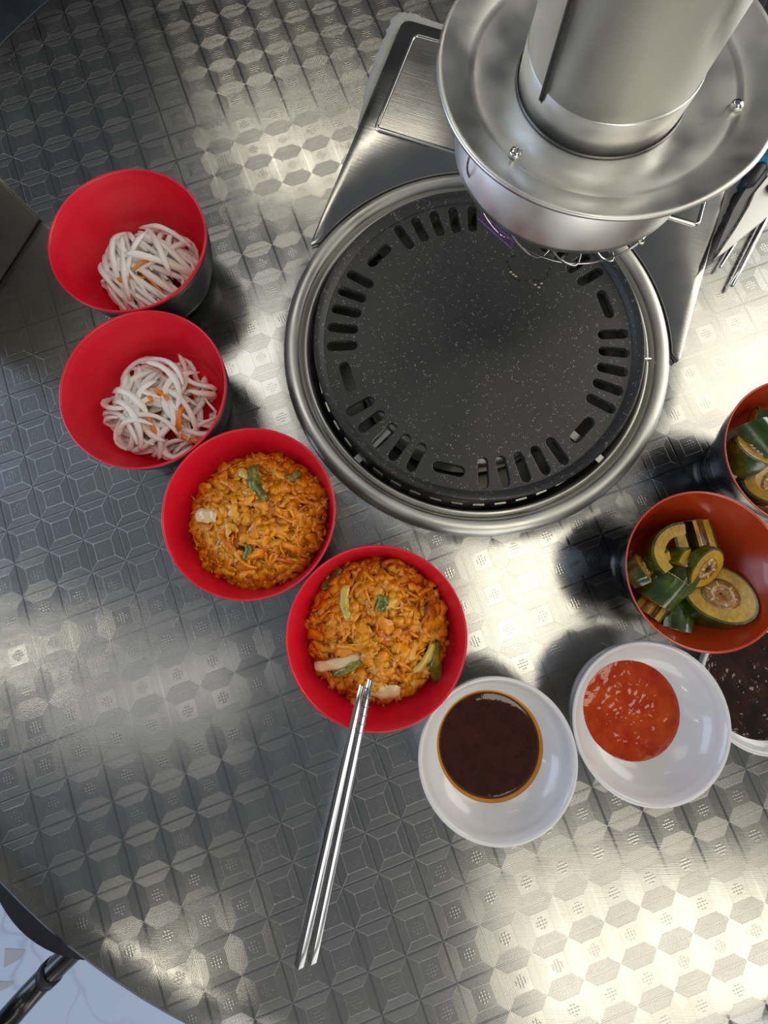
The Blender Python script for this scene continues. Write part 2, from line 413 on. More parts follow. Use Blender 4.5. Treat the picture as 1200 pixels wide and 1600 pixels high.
# ------------------------------------------------------------------ grill
def circle(r, n=128, c=(0, 0)): return [(c[0] + r * math.cos(2 * PI * i / n), c[1] + r * math.sin(2 * PI * i / n)) for i in range(n)]
def slot(rc, ang, L, w, tang=False):
    ux, uy = math.cos(ang), math.sin(ang); cx, cy = rc * ux, rc * uy
    if tang: ux, uy = -uy, ux
    vx, vy = -uy, ux; pts = []
    for s_, a0 in ((1, -PI / 2), (-1, PI / 2)):
        for k in range(7):
            a = a0 + PI * k / 6; lx = s_ * (L / 2 - w / 2) + math.cos(a) * w / 2; ly = math.sin(a) * w / 2
            pts.append((cx + ux * lx + vx * ly, cy + uy * lx + vy * ly))
    return pts[::-1]
def make_grill():
    t = thing('tabletop_grill', 'round built-in barbecue grill with black slotted plate and stainless rim', 'grill', (TC.x, TC.y, 0))
    obj('trim_ring', lathe([(.1490, .0002), (.1490, .0016), (.1478, .0036), (.1455, .0054), (.1425, .0062), (.1392, .0058), (.1372, .0048), (.1362, .0030), (.1358, -.004), (.1345, -.004), (.1345, -.012), (.1355, -.0125), (.1361, -.0122), (.1361, .0002)], 160, close=True), M['ring_steel'], t)
    obj('inner_ring', lathe([(.1340, -.006), (.1338, .0010), (.1325, .0026), (.1308, .0026), (.1298, .0008), (.1297, -.010), (.1340, -.010)], 160, close=True), M['ring_steel'], t)
    obj('drip_liner', lathe([(.1342, -.0100), (.1300, -.0115), (.1280, -.030), (.1150, -.042), (.080, -.046), (0, -.046), (0, -.048), (.118, -.045), (.131, -.031), (.1342, -.013)], 128, close=False), M['dark_steel'], t)
    # flame guard ring with slots seen below the plate
    bm = bmesh.new()
    for k in range(48):
        a = 2 * PI * k / 48; R = Matrix.Rotation(a, 3, 'Z')
        box(R @ Vector((.1245, 0, -.012)), (.0012, .0085, .014), R, bm)
    f_ = obj('flame_guard', bm, M['ring_steel'], t, smooth=False)
    obj('burner', lathe([(.060, -.040), (.060, -.020), (.064, -.016), (.088, -.016), (.092, -.020), (.092, -.040)], 96), M['ring_steel'], t)
    # supports
    for k in range(4):
        a = PI / 4 + k * PI / 2; R = Matrix.Rotation(a, 3, 'Z')
        obj('plate_support', box(R @ Vector((.113, 0, -.013)), (.034, .006, .026), R), M['steel'], t, smooth=False)

    # plate
    loops = [circle(.1165, 160)]; base = math.radians(16.5)
    for k in range(6):
        A = base + k * PI / 3
        loops.append(slot(.1030, A, .0250, .0090, True))
        for q in range(5): loops.append(slot(.1030, A + PI / 6 + math.radians(8.0) * (q - 2), .0245, .0086))
    me = curve2d_mesh('grill_plate', loops, .0034, .0006, .0058)
    bm = bmesh.new(); bm.from_mesh(me)
    lathe([(.1168, .0030), (.1168, .0082), (.1185, .0098), (.1205, .0125), (.1225, .0130), (.1238, .0122), (.1243, .0095), (.1225, .0040), (.1190, .0025)], 160, bm=bm, close=True)
    o = obj('grill_plate', bm, M['grill'], t, smooth=True); sharp(o, 40)
    # burnt outline left on the plate and light scratches
    random.seed(11)
    pc = Vector((0.11250, 0.22792, 0.0082)) - TC
    bm = bmesh.new()
    for k in range(46):
        a = PI * .75 + 1.25 * PI * k / 46 + random.uniform(-.03, .03); rr = .0165 * (1 + .08 * math.sin(5 * a))
        if random.random() < .25: continue
        x, y = pc.x + rr * math.cos(a), pc.y + rr * .82 * math.sin(a)
        r = bmesh.ops.create_icosphere(bm, subdivisions=1, radius=random.uniform(.0004, .0011))
        for v in r['verts']: v.co = Vector((x, y, .0082)) + Vector((v.co.x * 1.3, v.co.y, v.co.z * .35))
    obj('burnt_residue', bm, M['crumb'], t)['kind'] = 'stuff'
    bm = bmesh.new()
    for px, py in ((798, 425), (802, 429), (806, 432), (836, 445), (842, 449), (846, 443)):
        p_ = P(px, py, .0084) - TC
        r = bmesh.ops.create_icosphere(bm, subdivisions=1, radius=.0009)
        for v in r['verts']: v.co = Vector(p_) + Vector((v.co.x * 1.5, v.co.y, v.co.z * .4))
    obj('light_crumbs', bm, M['crumb_light'], t)['kind'] = 'stuff'
    q = Vector((0.19948, 0.15242, 0)) - TC
    obj('locating_pin', box((q.x, q.y, .0035), (.0050, .0010, .004)), M['bright_steel'], t, smooth=False)
    return t
make_grill()

# ------------------------------------------------------------------ side panel beside the grill
AX = math.radians(70.65)
def make_panel():
    t = thing('burner_cover', 'raised rectangular stainless cover plate with inner frame, curving round the back of the grill', 'panel', (TC.x, TC.y, 0), (0, 0, AX - PI / 2))
    # local: +y points away from the grill, x across
    hw, y0, y1, r = .1475, .036, .266, .1500
    def rc(cx, cy, rad, a0, a1, n=5): return [(cx + rad * math.cos(math.radians(a0 + (a1 - a0) * k / n)), cy + rad * math.sin(math.radians(a0 + (a1 - a0) * k / n))) for k in range(n + 1)]
    arc0 = math.asin(y0 / r)
    poly = [(r * math.cos(a), r * math.sin(a)) for a in [arc0 + .04 + (PI - 2 * arc0 - .08) * k / 60 for k in range(61)]]
    # poly runs from right to left along the ring, then round the outer rectangle
    W_ = hw + .0035
    poly = poly + [(-W_ + .001, y0 - .000)] + [(-W_, y0 + .004)] + rc(-W_ + .008, y1 - .008, .008, 180, 90) + rc(W_ - .008, y1 - .008, .008, 90, 0) + [(W_, y0 + .004), (W_ - .001, y0)]
    bm = bevel(prism(poly, .0002, .0042), .0012, 2, 50)
    sharp(obj('cover_plate', bm, M['panel_steel'], t), 30)
    # raised bead round the inner field
    bx, by0, by1 = .1365, .153, .252
    path = rc(-bx + .006, by1 - .006, .006, 180, 90, 4) + rc(bx - .006, by1 - .006, .006, 90, 0, 4) + rc(bx - .004, by0 + .004, .004, 0, -90, 4) + rc(-bx + .004, by0 + .004, .004, -90, -180, 4)
    path.append(path[0])
    obj('raised_bead', tube([(x, y, .0043) for x, y in path], .0017, 8, cap=False, flat=.9), M['bright_steel'], t)
    obj('inner_field', prism([(-bx + .002, by0 + .002), (bx - .002, by0 + .002), (bx - .002, by1 - .002), (-bx + .002, by1 - .002)], .0040, .0050), M['panel_steel'], t, smooth=False)
    # sealant smeared round the far corners
    random.seed(5)
    for s in (-1, 1):
        pts = [(s * (W_ + .002), .155), (s * (W_ + .0035), .185), (s * (W_ + .005), .215), (s * (W_ + .006), .245), (s * (W_ + .004), y1 + .004), (s * (W_ - .010), y1 + .007), (s * (W_ - .05), y1 + .006), (s * .03, y1 + .005)]
        cv = smooth_curve([(x, y, .0002) for x, y in pts], 8)
        rad = [.0005 + (.0052 + random.uniform(-.0012, .0012)) * min(1, k / 12) for k in range(len(cv))]
        obj('sealant_bead', tube(cv, rad, 8, flat=.32, up=(0, 0, 1)), M['sealant'], t)
    return t
make_panel()

# ------------------------------------------------------------------ exhaust hood
def make_hood():
    hc = Vector((.1035, .2262, 0)); zr = .131
    t = thing('exhaust_hood', 'stainless exhaust hood with flared disc, skirt and duct pipe hanging over the grill', 'exhaust hood', (hc.x, hc.y, .076))
    def L(z): return z - .076
    def wob(r, a): return (.0035 * math.exp(-((a - 5.5) / .35) ** 2) + .0008 * math.sin(3 * a)) * max(0, (r - .06) / .02)
    obj('flared_disc', lathe([(.0385, L(.1240)), (.0405, L(.1238)), (.050, L(.1250)), (.0610, L(.1268)), (.0630, L(.1262)), (.0650, L(.1275)), (.0770, L(.1310)), (.0792, L(.1312)), (.0798, L(.1300)), (.0790, L(.1292)), (.0765, L(.1296)), (.0640, L(.1258)), (.0385, L(.1228))], 160, wob=wob, close=True), M['hood_steel'], t)
    sk = obj('skirt', lathe([(.0625, L(.1255)), (.0640, L(.1245)), (.0648, L(.0985)), (.0655, L(.0968)), (.0642, L(.0965)), (.0636, L(.0980)), (.0628, L(.1240))], 128, close=True), M['hood_steel'], t)
    for a in (-1.50, -1.30):
        x, y = .0652 * math.cos(a), .0652 * math.sin(a)
        obj('seam_ridge', box((x, y, L(.1205)), (.013, .0010, .0012), Matrix.Rotation(a + PI / 2, 3, 'Z')), M['bright_steel'], sk)
    lean = Matrix.Rotation(math.radians(4.5), 4, 'X') @ Matrix.Rotation(math.radians(-4.0), 4, 'Y')
    col = obj('pipe_collar', lathe([(.0390, L(.1225)), (.0398, L(.1225)), (.0402, L(.1370)), (.0397, L(.1385)), (.0390, L(.1380))], 96, close=True), M['hood_steel'], t)
    bm = lathe([(.0392, 0.0), (.0392, 1.76), (.0382, 1.76), (.0382, 0.0)], 96, close=True)
    pipe = obj('duct_pipe', bm, M['hood_steel'], t); pipe.matrix_local = Matrix.Translation((0, 0, L(.130))) @ lean
    a = math.radians(-147)
    x, y = .0396 * math.cos(a), .0396 * math.sin(a)
    sp = obj('pipe_seam', bevel(box((x, y, .8865), (.0014, .0016, 1.757), Matrix.Rotation(a, 3, 'Z')), .0004, 1), M['dark_steel'], pipe)
    obj('collar_gap', lathe([(.0400, L(.1246)), (.0410, L(.1250)), (.0414, L(.1242)), (.0400, L(.1238))], 96, close=True), M['dark_steel'], t)
    for (px, py) in ((805, 240), (1150, 166)):
        q = P(px, py, .127); bm = bmesh.new()
        bmesh.ops.create_uvsphere(bm, u_segments=14, v_segments=8, radius=.0030)
        for v in bm.verts: v.co.z *= .55
        o = obj('rivet', bm, M['bright_steel'], t); o.location = (q.x - hc.x, q.y - hc.y, L(.1275))
    # wire guard under the skirt
    gc = Vector((.009, -.001, 0))
    def ring(r, z): return [(gc.x + r * math.cos(2 * PI * k / 48), gc.y + r * math.sin(2 * PI * k / 48), L(z)) for k in range(49)]
    obj('guard_ring', tube(ring(.0540, .0775), .00075, 6, cap=False), M['bright_steel'], t)
    obj('guard_ring', tube(ring(.0300, .0765), .00075, 6, cap=False), M['bright_steel'], t)
    for k in range(16):
        a = 2 * PI * k / 16 + .1; b_ = a + .28
        pts = [(.0630 * math.cos(a), .0630 * math.sin(a), L(.0975)), (.060 * math.cos((a + b_) / 2) + .004, .060 * math.sin((a + b_) / 2), L(.085)), (gc.x + .0540 * math.cos(b_), gc.y + .0540 * math.sin(b_), L(.0775)), (gc.x + .03 * math.cos(b_ + .15), gc.y + .03 * math.sin(b_ + .15), L(.0765))]
        obj('guard_wire', tube(smooth_curve(pts, 4), .0007, 5), M['bright_steel'], t)
    # hook wire at the left edge
    q0 = Vector((0.04247, 0.19993, 0.11)) - hc; q1 = Vector((0.04919, 0.20380, 0.094)) - hc
    obj('hook_wire', tube(smooth_curve([(q0.x, q0.y, L(.118)), (q0.x - .0005, q0.y - .001, L(.108)), (q1.x, q1.y, L(.094)), (q1.x + .003, q1.y - .0005, L(.0925))], 5), .0006, 6), M['bright_steel'], t)
    # purple light on the guard mesh, put in as added purple strands
    bm = bmesh.new(); c0 = Vector((0.06460, 0.18964, 0.09)) - hc; e1 = Vector((.0095, -.0085, -.0012)); e2 = Vector((-.0010, -.0010, -.015))
    c0 = Vector((c0.x, c0.y, L(.090)))
    for k in range(6):
        s = (k - 2.5) / 2.5; tube([c0 + e1 * s * 1.1 - e2 * .6, c0 + e1 * s * .9 + e2 * .7], .0006, 5, bm)
        tube([c0 + e2 * s * .7 - e1, c0 + e2 * s * .7 + e1], .0006, 5, bm)
    obj('purple_lit_strands', bm, M['purple'], t)['label'] = 'added purple strands standing in for purple light on the wire guard'
    return t
make_hood()

# ------------------------------------------------------------------ bowls
_IP = [(0, .0028), (.0140, .0030), (.0260, .0042), (.0360, .0078), (.0430, .0140), (.0475, .0230), (.0505, .0330), (.0518, .0400), (.0530, .0447)]
_IP = [(v.x, v.y) for v in smooth_curve([(a_, b_, 0) for a_, b_ in _IP], 5)]
def inner_r(z):
    pr = _IP[::-1]
    for (ra, za), (rb, zb) in zip(pr, pr[1:]):
        if zb <= z <= za: return rb + (ra - rb) * (z - zb) / (za - zb)
    return .0528
def red_profile(h=.045, R=.0541, ribs=True):
    outer = [(.0, .0004), (.024, .0004), (.0265, 0), (.0290, 0), (.0310, .0012), (.0370, .0042), (.0415, .0090)]
    z = .0105
    while z < h - .008:
        r = inner_r(z) + .0011
        outer += [(r, z), (r + .00045, z + .0006), (r, z + .0012)] if ribs else [(r, z)]
        z += .0020
    outer += [(.0530, h - .005), (.0536, h - .0022)]
    inner = [(.0538, h - .0024), (.0541, h - .0012), (.0541, h - .0003), (.0536, h), (.0530, .0447)] + _IP[::-1][1:]
    return outer, inner
def make_bowl(name, label, loc, group, rot=0, lac=False):
    t = thing(name, label, 'bowl', loc, (0, 0, rot), group)
    if not lac:
        o_, i_ = red_profile()
        obj('outer_shell', lathe(o_, 96), M['black'], t); obj('inner_liner', lathe(i_, 96), M['red'], t)
    else:
        h = .050
        o_ = [(0, .003), (.0190, .003), (.0200, 0), (.0222, 0), (.0228, .0040), (.0252, .0085), (.0305, .0165), (.0372, .028), (.0438, .040), (.0472, h - .001)]
        i_ = [(.0473, h - .001), (.0477, h - .0004), (.0474, h), (.0468, h - .0002), (.0464, h - .0008)]
        l_ = [(.0464, h - .0008), (.0424, .040), (.0358, .028), (.0290, .0180), (.0235, .0112), (.0170, .0078), (.0100, .0068), (0, .0066)]
        obj('outer_shell', lathe(o_, 96), M['black_lacquer'], t); obj('rim', lathe(i_, 96), M['orange_rim'], t); obj('inner_liner', lathe(l_, 96), M['orange_lacquer'], t)
    return t
RB = [(-.7494, -.9267), (-.6678, -.4727), (-.3606, -.1278), (-.0227, .1888)]
RB = [Vector((a_ * .236, -b_ * .236, 0)) for a_, b_ in RB]
make_bowl('side_dish_bowl', 'red bowl with black ribbed outside holding radish strips, topmost of the four red bowls', RB[0], 'red side dish bowls')
make_bowl('side_dish_bowl', 'red bowl of curly radish strips between the topmost red bowl and the first cabbage bowl', RB[1], 'red side dish bowls')
make_bowl('side_dish_bowl', 'red bowl of shredded orange cabbage beside the grill rim, without chopsticks', RB[2], 'red side dish bowls')
make_bowl('side_dish_bowl', 'red bowl of shredded orange cabbage with steel chopsticks resting on its rim', RB[3], 'red side dish bowls')
LB = [Vector((.1903, -.0056, 0)), Vector((.2572, .0665, 0))]
make_bowl('lacquer_bowl', 'black lacquer bowl with orange inside and cucumber, whole in view above the chili sauce', LB[0], 'lacquer bowls of cucumber', lac=True)
make_bowl('lacquer_bowl', 'black lacquer bowl with orange-red inside cut off by the right picture edge', LB[1], 'lacquer bowls of cucumber', lac=True)

# sauce dishes
def dish_profile(h, R, k=1):
    o_ = [(0, .0016), (.019 * k, .0016), (.0200 * k, 0), (.0222 * k, 0), (.0232 * k, .0022)]
    for q in range(1, 9):
        f = q / 8; o_.append((.0232 * k + (R - .0012 - .0232 * k) * math.sin(f * PI / 2) ** .95, .0022 + (h - .0042) * (1 - math.cos(f * PI / 2)) ** .85))
    o_ += [(R - .0002, h - .0012), (R, h - .0005), (R - .0006, h), (R - .0018, h - .0002)]
    i_ = []
    for q in range(8, -1, -1):
        f = q / 8; i_.append(((R - .0026) * math.sin(f * PI / 2) ** .9, .0046 + (h - .0054) * (1 - math.cos(f * PI / 2)) ** .95))
    return o_ + i_
def dish_r(h, R, z):
    pr = dish_profile(h, R)[-9:]
    for (r1, z1), (r0, z0) in zip(pr, pr[1:]):
        if z0 <= z <= z1: return r0 + (r1 - r0) * (z - z0) / (z1 - z0 + 1e-9)
    return R
def make_dish(label, loc, h=.032, R=.0483, k=1):
    t = thing('sauce_dish', label, 'dish', loc, group='white sauce dishes')
    obj('dish_body', lathe(dish_profile(h, R, k), 96), M['porcelain'], t)
    return t
D1 = Vector((.0679, -.1193, 0)); D2 = Vector((.1625, -.0980, 0)); D3 = Vector((.2470, -.0815, 0))
make_dish('white dish of thin dark soy sauce with amber edge, nearest the chopsticks', D1)
make_dish('white dish of bright red chili sauce, middle of the three white dishes', D2)
make_dish('low white dish of thick dark sauce partly hidden at the right picture edge', D3, .0185, .0425, .9)
def sauce(name, label, cat_, loc, z, r, m, lump=0.0, seed=0, edge=None, off=(0, 0)):
    bm = bmesh.new(); seg = 72; nr = 26; cen = bm.verts.new((0, 0, 0)); prev = None
    def hz(x, y, f): return lump * (noise.noise(Vector((x * 260 + seed, y * 260, 0))) * .8 + noise.noise(Vector((x * 600, y * 600, seed))) * .45) * (1 - f ** 6) - .0004 * f ** 12
    rings = []
    for q in range(1, nr + 1):
        f = q / nr; ring = []
        for k in range(seg):
            a = 2 * PI * k / seg; rr = r * f; x, y = rr * math.cos(a), rr * math.sin(a); ring.append(bm.verts.new((x, y, hz(x, y, f))))
        rings.append(ring)
    low = [bm.verts.new((v.co.x * .93, v.co.y * .93, -.0022)) for v in rings[-1]]; rings.append(low)
    for k in range(seg): bm.faces.new((cen, rings[0][k], rings[0][(k + 1) % seg]))
    for A, B in zip(rings, rings[1:]):
        for k in range(seg): bm.faces.new((A[k], B[k], B[(k + 1) % seg], A[(k + 1) % seg]))
    bm.faces.new(low); bmesh.ops.recalc_face_normals(bm, faces=bm.faces[:])
    if edge is None:
        o = obj(name, bm, m); o.location = (loc.x + off[0], loc.y + off[1], z); tag(o, label, cat_)
        o['kind'] = 'stuff'; return o
    o = obj(name, bm, m); o.location = (loc.x + off[0], loc.y + off[1], z); tag(o, label, cat_, kind='stuff'); 
    e_ = obj('amber_edge', lathe([(r * .90, -.0014), (r * .96, -.0006), (r * 1.02, -.0003), (edge, -.0003), (edge * .985, -.0024), (r * .90, -.0030)], 72, close=True), M['soy_edge'], o)
    return o
z1 = next(z / 1e4 for z in range(60, 250) if dish_r(.032, .0483, z / 1e4) > .0349); r1 = dish_r(.032, .0483, z1)
sauce('soy_sauce', 'thin dark brown soy sauce with amber rim in the dish nearest the chopsticks', 'sauce', D1, z1, .0327, M['soy'], .0, 1, edge=r1 + .0004, off=(-.0005, .0006))
z2 = next(z / 1e4 for z in range(60, 250) if dish_r(.032, .0483, z / 1e4) > .0322); r2 = dish_r(.032, .0483, z2)
sauce('chili_sauce', 'glossy red-orange chili sauce pool in the middle white dish', 'sauce', D2, z2, r2 + .0004, M['chili'], .0006, 2)
z3 = .0120; pr3 = dish_profile(.0185, .0425, .9)[-9:]
r3 = [r0 + (ra - r0) * (z3 - z0) / (za - z0) for (ra, za), (r0, z0) in zip(pr3, pr3[1:]) if z0 <= z3 <= za][0]
sauce('bean_sauce', 'thick lumpy blackish-brown sauce filling the dish at the right picture edge', 'sauce', D3, z3, r3 + .0004, M['bean'], .0006, 3)
# pulp and seeds floating in the chili sauce
random.seed(8)
print('DISH R', r1, r2, r3)

# ------------------------------------------------------------------ food: radish strips
def floor_z(r):
    pr = _IP
    for (ra, za), (rb, zb) in zip(pr, pr[1:]):
        if ra <= r <= rb: return za + (zb - za) * (r - ra) / (rb - ra)
    return .0446
def clampin(x, y, z, pad):
    R = inner_r(max(.003, min(.044, z))) - pad; r = math.hypot(x, y)
    if r > R: x *= R / r; y *= R / r
    return x, y
def strips(bowl, cx, cy, rad, top, n, curl, main, label, group, name, m, seed, width=(.0016, .0023), length=(.035, .060), zlo=.006):
    rnd = random.Random(seed)
    for i in range(n):
        lay = i / n
        a = rnd.gauss(main, .5 if curl < 1 else 1.6); L_ = rnd.uniform(*length); k = rnd.uniform(-1, 1) * curl * 28
        if curl >= 1: k = rnd.choice((-1, 1)) * rnd.uniform(15, 60)
        px = cx + rnd.gauss(0, rad * .42); py = cy + rnd.gauss(0, rad * .42)
        ns = 12; pts = []; ds = L_ / (ns - 1); x, y = px - math.cos(a) * L_ / 2, py - math.sin(a) * L_ / 2; th = a - k * L_ / 2
        tz = rnd.uniform(-.0015, .0015)
        for s in range(ns):
            d = math.hypot(x - cx, y - cy) / rad
            hz = zlo + (top - zlo) * max(0, 1 - d * d) ** .8 * (.25 + .75 * lay) + .0020 * math.sin(s * .5 + i) + tz
            z = max(hz, .0055)
            xx, yy = clampin(x, y, z, .0032)
            fz = floor_z(math.hypot(xx, yy)) + .0028
            pts.append((xx, yy, max(z, fz))); th += k * ds; x += math.cos(th) * ds; y += math.sin(th) * ds
        # smooth out the clamped path
        for _ in range(2): pts = [pts[0]] + [tuple((Vector(pts[j - 1]) + 2 * Vector(pts[j]) + Vector(pts[j + 1])) / 4) for j in range(1, ns - 1)] + [pts[-1]]
        w = rnd.uniform(*width); rr = [w * (.35, .75, .95, 1)[min(3, s, ns - 1 - s)] * (1 + .12 * math.sin(s * 1.3 + i)) for s in range(ns)]
        o = obj(name, tube(pts, rr, 8, flat=rnd.uniform(.5, .85), sq=.75, twist=rnd.uniform(0, .8)), m); o.location = bowl
        mx_, my_ = pts[ns // 2][0] - cx, pts[ns // 2][1] - cy
        if math.hypot(mx_, my_) < rad * .28: where = 'at the centre'
        else: where = ('at the right', 'at the upper right', 'at the top', 'at the upper left', 'at the left', 'at the lower left', 'at the bottom', 'at the lower right')[int(((math.atan2(my_, mx_) + PI / 8) % (2 * PI)) / (PI / 4)) % 8]
        tag(o, label % (('on top ' if lay > .6 else 'half buried ') + where), 'vegetable', group)
def off(px, py, z, b): q = P(px, py, z); return q.x - b.x, q.y - b.y
c1 = off(228, 415, .024, RB[0]); c2 = off(234, 630, .026, RB[1])
strips(RB[0], c1[0] - .002, c1[1] + .002, .043, .038, 110, .45, 2.25, 'white radish strip %s of the topmost red bowl', 'radish strips in the topmost red bowl', 'radish_strip', M['radish'], 21)
strips(RB[0], c1[0] - .006, c1[1] - .008, .030, .037, 14, .6, 2.6, 'thin orange carrot shred %s of the topmost radish pile', 'carrot shreds in the topmost red bowl', 'carrot_shred', M['carrot'], 22, (.0009, .0014), (.015, .030))
strips(RB[1], c2[0], c2[1], .050, .036, 100, 1.3, 1.2, 'curly radish strip %s of the second red bowl', 'radish strips in the second red bowl', 'radish_strip', M['radish'], 31)
strips(RB[1], c2[0] + .008, c2[1] - .004, .034, .037, 16, 1.2, .4, 'orange carrot shred %s of the second radish pile', 'carrot shreds in the second red bowl', 'carrot_shred', M['carrot'], 33, (.0014, .0022), (.012, .026))

# ------------------------------------------------------------------ food: shredded cabbage
def cabbage(bowl, cx, cy, rad, top, seed, label, n=1000):
    rnd = random.Random(seed); bm = bmesh.new(); col = []
    def hsurf(x, y):
        d = math.hypot(x - cx, y - cy) / rad
        return .010 + (top - .010) * max(0, 1 - d ** 2.6) + .0022 * noise.noise(Vector((x * 90, y * 90, seed)))
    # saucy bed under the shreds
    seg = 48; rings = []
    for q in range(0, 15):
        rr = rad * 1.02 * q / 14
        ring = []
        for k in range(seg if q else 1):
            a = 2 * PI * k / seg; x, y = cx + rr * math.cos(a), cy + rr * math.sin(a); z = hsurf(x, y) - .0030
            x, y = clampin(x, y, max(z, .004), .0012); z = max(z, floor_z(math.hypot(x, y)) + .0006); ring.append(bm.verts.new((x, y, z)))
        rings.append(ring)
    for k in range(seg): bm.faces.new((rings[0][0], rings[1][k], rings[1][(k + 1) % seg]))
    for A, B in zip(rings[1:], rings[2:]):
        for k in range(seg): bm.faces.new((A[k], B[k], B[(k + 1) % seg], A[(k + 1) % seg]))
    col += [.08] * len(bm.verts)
    for i in range(n):
        a = rnd.uniform(0, 2 * PI); rr = rad * math.sqrt(rnd.random()) * .98; x0, y0 = cx + rr * math.cos(a), cy + rr * math.sin(a)
        if rnd.random() < .38: L_ = rnd.uniform(.009, .018); w = rnd.uniform(.0009, .0018)
        else: L_ = rnd.uniform(.008, .016); w = rnd.uniform(.0030, .0060)
        th = rnd.uniform(0, 2 * PI); k = rnd.uniform(-120, 120); ns = 7; tilt = rnd.uniform(-.30, .30); roll = rnd.uniform(-.7, .7)
        up0 = rnd.uniform(-.0022, .0034); tint = rnd.choice((.15, .45, .5, .55, .6, .7, .8, .62, .5, 1.0)) + rnd.uniform(-.08, .08)
        x, y = x0 - math.cos(th) * L_ / 2, y0 - math.sin(th) * L_ / 2; vs = []; ph = rnd.uniform(0, 6)
        for s in range(ns):
            z = hsurf(x, y) + up0 + tilt * (s / (ns - 1) - .5) * L_ + .0007 * math.sin(ph + s * 1.9)
            cxx, cyy = clampin(x, y, max(z, .004), .0022); z = max(z, floor_z(math.hypot(cxx, cyy)) + .001)
            ww = w * (.35 + .65 * math.sin(PI * (s + .6) / (ns + .2))) * rnd.uniform(.55, 1.35)
            nx, ny = -math.sin(th), math.cos(th); dz = math.sin(roll) * ww; c_ = math.cos(roll)
            t_ = .0006
            row = [bm.verts.new((cxx + nx * ww * c_, cyy + ny * ww * c_, z + dz)), bm.verts.new((cxx, cyy, z + t_ + .0003 * math.sin(ph + s))),
                   bm.verts.new((cxx - nx * ww * c_, cyy - ny * ww * c_, z - dz)), bm.verts.new((cxx, cyy, z - t_))]
            vs.append(row); col += [tint] * 4; th += k * L_ / ns; x += math.cos(th) * L_ / (ns - 1); y += math.sin(th) * L_ / (ns - 1)
        for A, B in zip(vs, vs[1:]):
            for j in range(4): bm.faces.new((A[j], A[(j + 1) % 4], B[(j + 1) % 4], B[j]))
        bm.faces.new(vs[0][::-1]); bm.faces.new(vs[-1])
    bmesh.ops.recalc_face_normals(bm, faces=bm.faces[:])
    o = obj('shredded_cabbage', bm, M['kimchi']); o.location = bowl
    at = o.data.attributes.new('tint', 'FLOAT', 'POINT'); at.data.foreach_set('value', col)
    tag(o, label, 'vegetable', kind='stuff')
    return hsurf
k3 = off(396, 815, .030, RB[2]); k4 = off(590, 985, .030, RB[3])
hs3 = cabbage(RB[2], k3[0], k3[1], .0530, .0400, 41, 'heap of shredded orange pickled cabbage in the red bowl beside the grill')
hs4 = cabbage(RB[3], k4[0], k4[1], .0535, .0390, 43, 'heap of shredded orange pickled cabbage in the red bowl with the chopsticks')
def leafpiece(name, label, bowl, hs, px, py, L_, w, ang, m, bend=.4, lift=.0012, ribs=True, group=None):
    z = .038; cx, cy = off(px, py, z, bowl); bm = bmesh.new(); ns = 9; nw = 5; rows = []
    for s in range(ns):
        f = s / (ns - 1) - .5; row = []
        for j in range(nw):
            g_ = j / (nw - 1) - .5; wd = w * (1 - .9 * abs(f) ** 2.2) * (1 + .10 * math.sin(s * 2.1 + px))
            lx = f * L_; ly = g_ * wd + bend * L_ * (f * f - .1)
            x = cx + lx * math.cos(ang) - ly * math.sin(ang); y = cy + lx * math.sin(ang) + ly * math.cos(ang)
            zz = hs(cx, cy) * .5 + hs(x, y) * .5 + lift + .0022 + .0010 * math.cos(g_ * PI) + .0006 * math.sin(s * 1.7 + j)
            row.append((x, y, zz))
        rows.append(row)
    V = [[bm.verts.new(p) for p in r] for r in rows]; B_ = [[bm.verts.new((p[0], p[1], p[2] - .0009)) for p in r] for r in rows]
    for s in range(ns - 1):
        for j in range(nw - 1):
            bm.faces.new((V[s][j], V[s][j + 1], V[s + 1][j + 1], V[s + 1][j])); bm.faces.new((B_[s][j], B_[s + 1][j], B_[s + 1][j + 1], B_[s][j + 1]))
        bm.faces.new((V[s][0], V[s + 1][0], B_[s + 1][0], B_[s][0])); bm.faces.new((V[s][-1], B_[s][-1], B_[s + 1][-1], V[s + 1][-1]))
    for s in (0, ns - 1):
        for j in range(nw - 1): bm.faces.new((V[s][j], B_[s][j], B_[s][j + 1], V[s][j + 1]))
    bmesh.ops.recalc_face_normals(bm, faces=bm.faces[:])
    o = obj(name, bm, m); o.location = bowl; tag(o, label, 'vegetable'); return o
A_ = RB[2]; B4 = RB[3]
leafpiece('leaf_piece', 'dark green leaf piece near the top of the cabbage heap beside the grill', A_, hs3, 403, 757, .026, .008, -1.2, M['leaf'], lift=.0030)
leafpiece('leaf_piece', 'yellow-green curled leaf left of the dark leaf on the cabbage beside the grill', A_, hs3, 388, 742, .015, .006, -.4, M['pale_leaf'], lift=.0030)
leafpiece('leaf_piece', 'small green leaf at the upper right of the cabbage beside the grill', A_, hs3, 452, 742, .014, .006, .5, M['leaf'], lift=.0026)
leafpiece('stem_piece', 'pale squarish cabbage stem at the left of the cabbage beside the grill', A_, hs3, 325, 806, .015, .009, -.1, M['pale_stem'], bend=.1, lift=.0036)
leafpiece('leaf_piece', 'olive green shred low in the middle of the cabbage beside the grill', A_, hs3, 390, 862, .010, .005, 1.4, M['leaf'], lift=.0022)
leafpiece('leaf_piece', 'dark green leaf edge at upper left of the cabbage with chopsticks', B4, hs4, 513, 905, .018, .006, .9, M['leaf'], lift=.0020)
leafpiece('leaf_piece', 'bright yellow-green leaf strip left of centre on the cabbage with chopsticks', B4, hs4, 540, 942, .021, .006, -1.45, M['pale_leaf'], lift=.0030)
